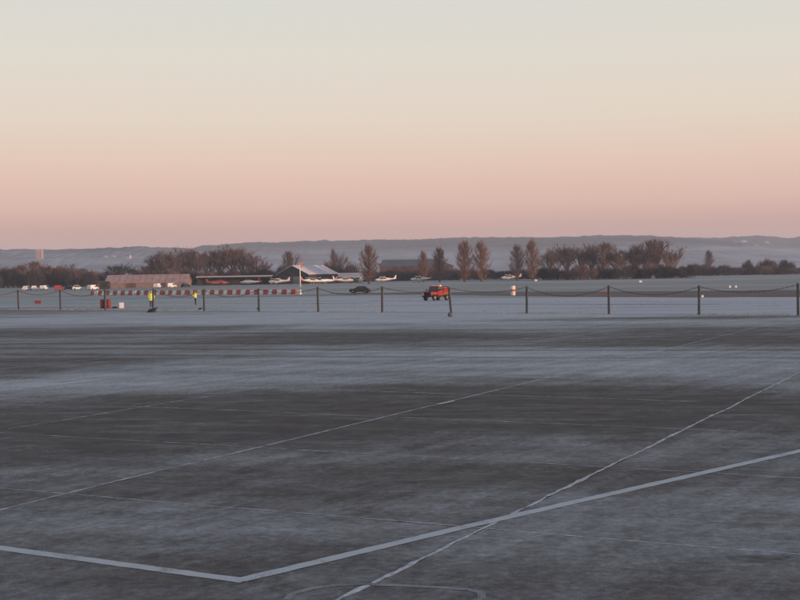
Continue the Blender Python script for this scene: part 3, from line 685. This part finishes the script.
car('dark low car crossing the grass right of the barriers', gp(360, 292.8)+gz, R(168), 'dark', 3.9, 1.66, 1.35)
pk = 'vehicles parked at far left'
car('red van at far left of the parked vehicles before the wood', far(59.5, 405)+gz, R(20), 'red', 3.2, 1.7, 1.5, True, pk)
car('dark car between red van and white cars at far left', far(68, 408)+gz, R(190), 'dark', 3.6, 1.7, 1.45, False, pk)
car('white car right of the dark parked car at far left', far(78, 404)+gz, R(15), 'white', 3.4, 1.7, 1.5, False, pk)
car('white van left of the small dark cabin', far(93, 392)+gz, R(60), 'white', 3.6, 1.7, 1.55, True, pk)
car('white car leftmost before the dark wood', far(27, 412)+gz, R(80), 'white', 3.6, 1.7, 1.5, False, pk)
car('second white car from the left before the dark wood', far(34.5, 412)+gz, R(100), 'white', 3.6, 1.7, 1.5, False, pk)
car('white van third from the left before the dark wood', far(44, 420)+gz, R(85), 'white', 3.6, 1.7, 1.5, True, pk)
car('small white van in front of the middle of the long brown hangar', far(158, 428)+gz, R(75), 'white', 3.6, 1.7, 1.55, True, pk)
car('white car side on before the right half of the brown hangar', far(172, 428)+gz, R(25), 'white', 3.0, 1.7, 1.6, True, pk)
car('dark car at the right end of the long brown hangar', far(186, 430)+gz, R(60), 'dark', 3.6, 1.7, 1.45, False, pk)

def fire_truck(loc, rz):
    o = empty('fire_truck', loc, rz); tag(o, 'red four wheel drive fire truck with white roof light bar behind the fence', 'fire truck')
    h = .86
    ch = MB(); ch.box(-1.95, 1.85, -.6, .6, .48, .66); ch.build('chassis', M['black'], o)
    b = MB(); b.box(.75, 1.88, -.62, .62, .66, 1.16); b.build('bonnet', M['red'], o, bevel=.04)
    for s in (-1, 1):
        wgm = MB(); wgm.box(.80, 1.86, s*.74-.13, s*.74+.13, .80, 1.08); wgm.build('front_wing', M['red'], o, bevel=.03)
        hl = MB(); hl.loft([[(x, s*.72+.09*cos(2*PI*k/12), .94+.09*sin(2*PI*k/12)) for k in range(12)] for x in (1.85, 1.90)]); hl.build('headlight', M['light_lens'], o)
    MB().box(1.86, 1.90, -.45, .45, .70, 1.08).build('grille', M['black'], o)
    MB().box(1.92, 2.04, -.82, .82, .50, .66).build('front_bumper', M['black'], o, bevel=.02)
    MB().box(-2.05, -1.95, -.80, .80, .50, .62).build('rear_bumper', M['black'], o, bevel=.02)
    d = MB(); d.box(-.38, .76, -h, h, .66, 1.18); d.build('cab_body', M['red'], o, bevel=.03)
    u = MB(); u.loft([[(.72, y, 1.18) for y in (-h+.02, h-.02)]+[(-.38, h-.02, 1.18), (-.38, -h+.02, 1.18)], [(.50, y, 1.80) for y in (-h+.12, h-.12)]+[(-.38, h-.12, 1.80), (-.38, -h+.12, 1.80)]]); u.build('cab_upper', M['red'], o, bevel=.02)
    MB().box(-.44, .54, -h+.08, h-.08, 1.802, 1.86).build('cab_roof', M['red'], o, bevel=.03)
    for s in (-1, 1):
        MB().loft([[(x, s*(h-.02+dd if z < 1.4 else h-.11+dd), z) for x, z in ((.58, 1.25), (.44, 1.72), (-.24, 1.72), (-.24, 1.25))] for dd in (-.01, .012)]).build('side_window', M['glass'], o)
        dr = MB().box(-.30, .70, s*(h+.006)-.008, s*(h+.006)+.008, .70, 1.16).build('door', M['red'], o)
        MB().box(-.22, -.10, s*(h+.03)-.015, s*(h+.03)+.015, 1.04, 1.08).build('handle', M['black'], dr)
        MB().tube([(.68, s*h, 1.25), (.74, s*(h+.16), 1.32)], .012, 5).build('mirror_arm', M['black'], o)
        MB().box(.72, .76, s*(h+.2)-.07, s*(h+.2)+.07, 1.24, 1.46).build('mirror', M['black'], o)
        MB().box(-1.92, -.44, s*(h+.025)-.006, s*(h+.025)+.006, .86, .98).build('side_stripe', M['stripe'], o)
        for k in range(3): MB().box(-1.86+k*.47, -1.46+k*.47, s*(h+.03)-.008, s*(h+.03)+.008, 1.02, 1.55).build('locker_shutter', M['red'], o)
        for x in (1.33, -1.22): wheel(o, x, s*.72, .39, .24)
        MB().prism([(s*.75-.13, .80), (s*.75+.13, .80), (s*.75+.13, .86), (s*.75-.13, .86)], -1.75, -.7).build('wheel_arch', M['black'], o)
    MB().loft([[(.735, -.68, 1.24), (.735, .68, 1.24), (.575, .60, 1.74), (.575, -.60, 1.74)], [(.70, -.68, 1.24), (.70, .68, 1.24), (.53, .60, 1.74), (.53, -.60, 1.74)]]).build('windscreen', M['glass'], o)
    rb = MB(); rb.box(-1.95, -.42, -h, h, .72, 1.64); rb.build('rear_body', M['red'], o, bevel=.03)
    MB().box(-1.9, -.5, -.7, .7, 1.642, 1.70).build('hose_tray', M['metal'], o, bevel=.02)
    MB().box(-.25, .2, -.70, .70, 1.862, 1.99).build('light_bar', M['light_lens'], o, bevel=.03)
    MB().tube([(-1.8, .5, 1.74), (-.5, .5, 1.74)], .06, 8).build('hose', M['black'], o)
    return o
fire_truck(gp(436.5, 300.0)+gz, R(-90-40))

# ------------------------------------------------------------------ fence
fo = empty('chain_fence', fpost(6)); tag(fo, 'long fence of tall grey posts joined by one sagging chain along the apron', 'fence')
PH = 2.38; tops = {}
lean = {8: (-.22, 0), 3: (.05, 0), 1: (-.04, 0), 11: (.02, 0), 5: (-.03, 0)}
for k in range(-1, 15):
    b = fpost(k)-fpost(6); lx, ly = lean.get(k, (random.uniform(-.07, .07), 0)); ph = PH+random.uniform(-.09, .09)
    top = b+Vector((lx, ly, ph-.06)); tops[k] = top-Vector((lx, ly, 0))*.03-Vector((0, 0, .10))
    sq = lambda c, r: [c+Vector((r*cos(a), r*sin(a), 0)) for a in [GA+PI/4+PI/2*i for i in range(4)]]
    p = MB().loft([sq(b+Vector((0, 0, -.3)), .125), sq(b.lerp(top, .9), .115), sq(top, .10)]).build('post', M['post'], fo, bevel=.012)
    MB().tube([tops[k]-Vector((0, .14, 0)), tops[k]+Vector((0, .14, 0))], .03, 6).build('eye_bolt', M['metal'], p)
for k in range(-1, 14):
    a, b = tops[k], tops[k+1]; sag = .60+random.uniform(-.22, .22); m = MB(); pts = []
    nn = 44
    for q in range(nn+1):
        t = q/nn; p = a.lerp(b, t); p.z -= sag*(1-((2*t-1)**2)); pts.append(p+Vector((0, -.02, .01*(-1)**q)))
    for q in range(nn):                                        # links, alternately turned
        c = pts[q].lerp(pts[q+1], .5); d = (pts[q+1]-pts[q]); dn = d.normalized(); u = Vector((0, 0, 1)) if q % 2 else dn.cross(Vector((0, 0, 1)))
        u = (u-dn*u.dot(dn)).normalized(); rr = [c+dn*(d.length*.62*cos(x))+u*(.042*sin(x)) for x in [2*PI*i/6 for i in range(6)]]
        m.tube(rr+[rr[0]], .013, 4, False)
    m.build('chain', M['chain'], fo)
# ------------------------------------------------------------------ barrier line
BN = 50; bl = [gp(91, 295.0), gp(301, 293.9)]
def barrier_mesh():
    m = MB(); pr = [(-.30, 0), (.30, 0), (.30, .12), (.18, .32), (.13, .92), (-.13, .92), (-.18, .32), (-.30, .12)]
    return pr
def barrier(col):
    o = empty('plastic_barrier'); pr = barrier_mesh(); st = (bl[1]-bl[0]).length/BN; hl = st*.485
    MB().prism(pr, -hl, hl).build('shell', M[col], o, bevel=.025)
    MB().box(-.10, .10, -.10, .10, .921, .96).build('filler_cap', M['black'], o)
    for s in (-1, 1): MB().tube([(s*hl, 0, .2), (s*hl, 0, .96)], .035, 6).build('hinge_pin', M['metal'], o)
    return o
brd = (bl[1]-bl[0]); ba = math.atan2(brd.y, brd.x); proto = {c: barrier(c) for c in ('redp', 'whitep')}; used = set()
for k in range(BN):
    c = 'redp' if k % 2 == 0 else 'whitep'; o = proto[c] if c not in used else copy_tree(proto[c]); used.add(c)
    p = bl[0].lerp(bl[1], (k+.5)/BN)
    o.location = p+gz+Vector((0, random.uniform(-.25, .25), 0)); o.rotation_euler = (0, 0, ba+random.uniform(-.05, .05))
    nm = 'red' if c == 'redp' else 'white'
    lab = f'{nm} plastic block in the long red and white barrier line'
    if k == 0: lab = 'red plastic block at the left end of the barrier line'
    if k == BN-1: lab = 'white plastic block at the right end of the barrier line'
    tag(o, lab, 'barrier', f'{nm} barrier blocks')

# ------------------------------------------------------------------ windsock pole, drums, markers
o = empty('windsock_pole', gp(300.3, 287)+gz); tag(o, 'slim white pole with limp orange windsock at the end of the barriers', 'windsock'); D = o.location.y; ph = hgt(300.3, 262, D)
MB().tube([(0, 0, -.2), (0, 0, ph*.5), (0, 0, ph)], [.19, .15, .10], 10).build('pole', M['white'], o, True)
MB().tube([(0, 0, ph-.12), (.55, 0, ph-.12)], .03, 6).build('arm', M['metal'], o)
wsk = MB(); rg_ = []
for q in range(7):
    t = q/6; rr = .34-.16*t; rg_.append([(.40+.12*t+rr*cos(2*PI*k/10)*(1+.2*sin(3*k+q)), rr*.8*sin(2*PI*k/10), ph-.15-1.5*t) for k in range(10)])
wsk.loft(rg_, False).build('sock', M['orange'], o, True)
MB().box(-.5, .5, -.5, .5, -.1, .15).build('base', M['wall_cream'], o, bevel=.03)
def drum(px, py, h_, r, label, mats=('red', 'red')):
    o = empty('drum', gp(px, py)+gz); tag(o, label, 'drum'); n = 18; rg = []
    prof = [(0, .97), (.03, 1), (.30, 1), (.33, 1.05), (.36, 1), (.63, 1), (.66, 1.05), (.69, 1), (.97, 1), (1, .97)]
    MB().loft([[(r*q*cos(2*PI*k/n), r*q*sin(2*PI*k/n), h_*z) for k in range(n)] for z, q in prof]).build('shell', M[mats[0]], o, True)
    MB().loft([[(r*.9*cos(2*PI*k/n), r*.9*sin(2*PI*k/n), h_+z) for k in range(n)] for z in (.002, .03)]).build('lid', M[mats[1]], o)
    if mats[0] != mats[1]:
        MB().loft([[(r*1.06*cos(2*PI*k/n), r*1.06*sin(2*PI*k/n), h_*z) for k in range(n)] for z in (.40, .62)]).build('band', M[mats[1]], o)
M['dkred'] = simple('dull_red_paint', (.26, .035, .03), .7, 0, .3, 2)
drum(102.6, 308, 1.05, .26, 'dull red drum left of the fence post near the barriers', ('dkred', 'dkred'))
drum(108.8, 308, 1.05, .26, 'dull red drum right of the fence post near the barriers', ('dkred', 'dkred'))
o = empty('marker_box', gp(121.5, 307.8)+gz); tag(o, 'small white box on the frosty grass right of the red drums', 'box')
MB().box(-.24, .24, -.2, .2, 0, .62).build('body', M['white'], o, bevel=.03); MB().box(-.27, .27, -.23, .23, .622, .68).build('lid', M['white'], o, bevel=.02)
def lump(name, loc, sx, sy, sz, mat, label, cat, seed, neck=None):
    o = empty(name, loc); tag(o, label, cat); m = MB(); rr = []; nu, nv = 18, 11
    for j in range(nv+1):
        ph_ = PI*j/nv; ring = []
        for i in range(nu):
            th = 2*PI*i/nu; v = Vector((sin(ph_)*cos(th), sin(ph_)*sin(th), cos(ph_)))
            k = 1+.28*mnoise.noise(v*1.6+Vector((seed, 0, 0)))+.12*mnoise.noise(v*4+Vector((0, seed, 0)))
            z = max(-.55, v.z*k); ring.append((v.x*k*sx, v.y*k*sy, (z+.55)*sz))
        rr.append(ring)
    m.loft(rr).build('sack_body' if neck else 'body', M[mat], o, True)
    if neck: MB().tube([(sx*.55, 0, sz*1.0), (sx*.95, 0, sz*1.45), (sx*1.25, .03, sz*1.75), (sx*1.4, .05, sz*1.85)], [.20, .11, .05, .09], 9).build('sack_neck', M[mat], o, True)
    return o
lump('refuse_sack', gp(151.6, 312.2), .42, .28, .24, 'sack', 'black sack lying on the apron below the left worker', 'sack', 2.2, True)
lump('sandbag', gp(115, 307.6)+gz, .34, .2, .13, 'sack', 'flat dark bag between the red drums and the white box', 'bag', 5.1)
lump('sandbag', gp(200.5, 309.5), .22, .15, .12, 'sack', 'small dark bag at the fence post right of the right worker', 'bag', 6.1)
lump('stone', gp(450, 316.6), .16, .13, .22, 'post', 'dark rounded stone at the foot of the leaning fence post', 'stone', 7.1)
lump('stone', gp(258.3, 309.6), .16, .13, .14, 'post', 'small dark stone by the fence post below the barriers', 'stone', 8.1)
o = empty('marker_box', gp(38, 304)+gz); tag(o, 'low red marker box on the grass at far left', 'marker')
MB().box(-.42, .42, -.2, .2, .12, .55).build('body', M['dkred'], o, bevel=.04)
for s in (-1, 1): MB().box(s*.3-.04, s*.3+.04, -.15, .15, 0, .118).build('leg', M['metal'], o)
drum(513, 295, 1.45, .36, 'tall pale marker drum with orange band beyond the fence', ('whitep', 'orange'))
def marker(px, py, h_, wd, label, mat='white', grp='small white airfield markers', D=None):
    o = empty('airfield_marker', (gp(px, py) if D is None else far(px, D))+gz); tag(o, label, 'marker', grp)
    MB().loft([[(-wd/2, -wd*.3, h_*.25), (wd/2, -wd*.3, h_*.25), (wd/2, wd*.3, h_*.25), (-wd/2, wd*.3, h_*.25)], [(-wd*.4, -wd*.06, h_), (wd*.4, -wd*.06, h_), (wd*.4, wd*.06, h_), (-wd*.4, wd*.06, h_)]]).build('board', M[mat], o, bevel=.015)
    for s in (-1, 1): MB().box(s*wd*.3-.02, s*wd*.3+.02, -.03, .03, 0, h_*.252).build('leg', M['metal'], o)
marker(536, 281.6, .8, .9, 'white marker board beyond the fence right of the parked aircraft')
marker(635.5, 278.0, .9, 1.3, 'white marker board near the foot of the right grove')
marker(640.5, 282.8, .7, .8, 'white marker board on the grass before the right grove')
marker(702.5, 297.4, .34, .3, 'tiny white marker beside the second fence post from the right')
marker(730, 288, .5, .36, 'left of two tiny white markers at the far right strip')
marker(736, 288, .5, .36, 'right of two tiny white markers at the far right strip')
marker(604, 295.2, .55, .5, 'small dull red marker left of the third fence post from the right', 'dkred', 'small red airfield markers')

# ------------------------------------------------------------------ people
def person(loc, rz, label, joints, H=1.76):
    o = empty('person', loc, rz); tag(o, label, 'person')
    J = joints; names = list(J); edges = [('pelvis', 'waist'), ('waist', 'chest'), ('chest', 'neck'), ('neck', 'head0'), ('head0', 'head1')]
    for s in 'LR': edges += [('chest', 'sho'+s), ('sho'+s, 'elb'+s), ('elb'+s, 'wri'+s), ('wri'+s, 'palm'+s), ('pelvis', 'hip'+s), ('hip'+s, 'kne'+s), ('kne'+s, 'ank'+s), ('ank'+s, 'toe'+s)]
    rad = dict(pelvis=(.17, .13), waist=(.165, .125), chest=(.19, .135), neck=(.06, .065), head0=(.075, .085), head1=(.07, .085))
    for s in 'LR': rad.update({'sho'+s: (.075, .075), 'elb'+s: (.055, .055), 'wri'+s: (.036, .036), 'palm'+s: (.04, .028), 'hip'+s: (.10, .10), 'kne'+s: (.065, .065), 'ank'+s: (.05, .05), 'toe'+s: (.05, .04)})
    me = bpy.data.meshes.new('tmp'); me.from_pydata([J[n] for n in names], [(names.index(a), names.index(b)) for a, b in edges], [])
    t = bpy.data.objects.new('tmp', me); C.objects.link(t)
    t.modifiers.new('s', 'SKIN'); t.modifiers.new('d', 'SUBSURF').levels = 2
    for v, n in zip(me.skin_vertices[0].data, names): v.radius = rad[n]; v.use_root = n == 'pelvis'
    bpy.context.view_layer.update(); ev = t.evaluated_get(bpy.context.evaluated_depsgraph_get())
    bm_ = bpy.data.meshes.new_from_object(ev); C.objects.unlink(t); bpy.data.objects.remove(t)
    mb = MB(); mb.v = [tuple(v.co) for v in bm_.vertices]; mb.f = [tuple(p.vertices) for p in bm_.polygons]
    J2 = {n: Vector(p) for n, p in J.items()}
    def seg(p, a, b): d = b-a; q = max(0, min(1, (p-a).dot(d)/d.length_squared)); return (p-a-d*q).length
    def cls(p):
        best = min(edges, key=lambda e: seg(p, J2[e[0]], J2[e[1]])); b = best[1]
        if b in ('head0', 'head1'): return 2
        if b.startswith('palm'): return 2
        if b.startswith('toe'): return 3
        if b.startswith(('hip', 'kne', 'ank')): return 1
        return 0
    mb.m = [cls(sum((Vector(mb.v[i]) for i in f), Vector())/len(f)) for f in mb.f]
    # fingers and thumb
    for s in 'LR':
        w_, p = J2['wri'+s], J2['palm'+s]; d = (p-w_).normalized(); side = d.cross(Vector((0, 1, 0)) if abs(d.y) < .8 else Vector((0, 0, 1))).normalized(); cu_ = d.cross(side)
        for i, ln in enumerate((.075, .085, .08, .062)):
            b = p+side*(.026*(i-1.5)*.8); mb.tube([b-d*.01, b+d*ln*.5+cu_*.008, b+d*ln*.85+cu_*.03], [.010, .009, .007], 6, True, 2)
        b = w_.lerp(p, .4)+side*-.03; mb.tube([b, b+d*.035-side*.022, b+d*.065-side*.024+cu_*.012], [.011, .010, .008], 6, True, 2)
    # head with nose and ears; facing +x
    hc = (J2['head0']+J2['head1'])/2; rings = []
    for j in range(11):
        ph_ = PI*j/10; ring = []
        for i in range(16):
            th = 2*PI*i/16; x, y, z = sin(ph_)*cos(th), sin(ph_)*sin(th), cos(ph_)
            r = .1+(.018 if x > .9 and abs(z+.1) < .25 else 0); ring.append((hc.x+x*r*1.02, hc.y+y*.078*(1+.1*z), hc.z+z*.122))
        rings.append(ring)
    mb.loft(rings, True, 2)
    mb.tube([hc+Vector((.09, 0, .02)), hc+Vector((.125, 0, -.02)), hc+Vector((.095, 0, -.03))], [.010, .016, .012], 6, True, 2)
    for s in (-1, 1): mb.tube([hc+Vector((-.005, s*.074, -.01)), hc+Vector((-.012, s*.094, .005))], [.03, .022], 8, True, 2)
    for s in (-1, 1): mb.tube([hc+Vector((.088, s*.03, .012)), hc+Vector((.102, s*.03, .012))], [.012, .006], 6, True, 3)
    body = mb.build('body', [M['hiviz'], M['navy'], M['skin'], M['black']], o, True)
    # hair cap
    rings = []
    for j in range(6):
        ph_ = PI*.52*j/5; rings.append([(hc.x-.012+sin(ph_)*cos(2*PI*i/14)*.108*(1 if cos(2*PI*i/14) < .4 else .92), hc.y+sin(ph_)*sin(2*PI*i/14)*.086, hc.z+.012+cos(ph_)*.125) for i in range(14)])
    MB().loft(rings, False).build('hair', M['hair'], o, True)
    return o, J2
def jacket(o, J, hem, flare, coat=True):
    ch, pv, nk = J['chest'], J['pelvis'], J['neck']; m = MB(); n = 18; rings = []; mi = []
    zs = [(nk.z+.02, .075, .085), (nk.z-.05, .16, .12), (ch.z+.05, .235, .155), (ch.z-.12, .235, .165), ((ch.z+pv.z)/2, .225, .165), (pv.z+.02, .23, .175), (hem+.02, .23+flare, .18+flare), (hem, .225+flare, .175+flare)]
    for z, hw, hd in zs:
        t = max(0, min(1, (z-pv.z)/(ch.z-pv.z))); c = pv.lerp(ch, t)
        rings.append([(c.x+hd*cos(2*PI*k/n)*(1+.03*sin(5*k+z*9)), c.y+hw*sin(2*PI*k/n), z) for k in range(n)])
    j = m.loft(rings, False).build('jacket', M['hiviz'], o, True)
    for z in ((ch.z+pv.z)/2-.03, pv.z+.06):
        t = max(0, min(1, (z-pv.z)/(ch.z-pv.z))); c = pv.lerp(ch, t)
        MB().loft([[(c.x+.186*cos(2*PI*k/n), c.y+.246*sin(2*PI*k/n), z+q) for k in range(n)] for q in (-.03, .03)], False).build('reflective_band', M['refl'], j, True)
base = dict(pelvis=(0, 0, .95), waist=(0, 0, 1.12), chest=(.01, 0, 1.36), neck=(.015, 0, 1.50), head0=(.03, 0, 1.60), head1=(.035, 0, 1.66))
j1 = dict(base); j1.update(shoL=(.0, .19, 1.42), elbL=(-.08, .36, 1.17), wriL=(.10, .34, .96), palmL=(.15, .32, .88), shoR=(0, -.19, 1.42), elbR=(.02, -.27, 1.14), wriR=(.16, -.25, .95), palmR=(.20, -.24, .87),
    hipL=(0, .09, .92), kneL=(.10, .09, .50), ankL=(.06, .09, .08), toeL=(.22, .10, .045), hipR=(0, -.09, .92), kneR=(.0, -.08, .50), ankR=(-.12, -.08, .09), toeR=(.04, -.09, .045))
o, J = person(gp(151.2, 306.9)+gz, R(-70), 'left worker in long yellow high visibility coat and black trousers', j1); jacket(o, J, .72, .05); o.scale = (1.12, 1.12, 1.12)
for ch in o.children:
    if ch.name.startswith('hair'): ch.name = 'hood'; ch.data.materials[0] = M['hiviz']; ch.scale = (1.0, 1.0, 1.0)
j2 = dict(base); j2.update(shoL=(.0, .19, 1.42), elbL=(.22, .30, 1.40), wriL=(.44, .26, 1.50), palmL=(.52, .25, 1.54), shoR=(0, -.19, 1.42), elbR=(-.14, -.36, 1.20), wriR=(.06, -.27, 1.04), palmR=(.13, -.22, 1.0),
    hipL=(0, .09, .92), kneL=(.03, .09, .50), ankL=(-.01, .09, .08), toeL=(.14, .10, .045), hipR=(0, -.09, .92), kneR=(.07, -.09, .50), ankR=(.05, -.09, .08), toeR=(.20, -.10, .045))
o, J = person(gp(195.3, 304.3)+gz, R(-25), 'right worker in short yellow jacket stretching one arm out to the right', j2); jacket(o, J, .88, .0)

# ------------------------------------------------------------------ frosted tufts along the fence and verge
rnd = random.Random(5); gm = MB()
def blade(p, h_):
    a = rnd.uniform(0, 2*PI); b = len(gm.v); u = Vector((cos(a), sin(a), 0))*.018; l_ = Vector((rnd.gauss(0, .05), rnd.gauss(0, .05), h_))
    gm.v += [tuple(p-u), tuple(p+u), tuple(p+l_)]; gm.f.append((b, b+1, b+2)); gm.m.append(0)
fd = PST.normalized()
for k in range(5200):
    s = rnd.uniform(-70, 50); c = P12+fd*(s+45)-FN*(rnd.uniform(-1.0, 2.2) if rnd.random() < .5 else rnd.uniform(-1, 45)**1)
    if c.y < 30 or mnoise.noise((c.x*.12, c.y*.05, 1)) < -.12: continue
    for q in range(5): blade(Vector((c.x+rnd.gauss(0, .12), c.y+rnd.gauss(0, .12), -.07)), rnd.uniform(.05, .13))
tag(gm.build('frosted_grass', M['blade']), 'frosted grass tufts along the fence foot and verge', 'grass', kind='stuff')

# ------------------------------------------------------------------ haze
hz = MB(); hz.box(-6400, 6400, -6400, 6400, -1.3, 128)
hm = bpy.data.materials.new('haze'); hm.use_nodes = True; t = hm.node_tree; t.nodes.clear()
out = t.nodes.new('ShaderNodeOutputMaterial'); pv = t.nodes.new('ShaderNodeVolumePrincipled')
pv.inputs['Color'].default_value = (.76, .86, 1.0, 1); pv.inputs['Density'].default_value = 1.75e-4; pv.inputs['Anisotropy'].default_value = .0
t.links.new(pv.outputs[0], out.inputs['Volume'])
tag(hz.build('haze', hm), 'thin cold morning haze lying over the airfield', 'haze', kind='stuff')
print('slabs', nsl)
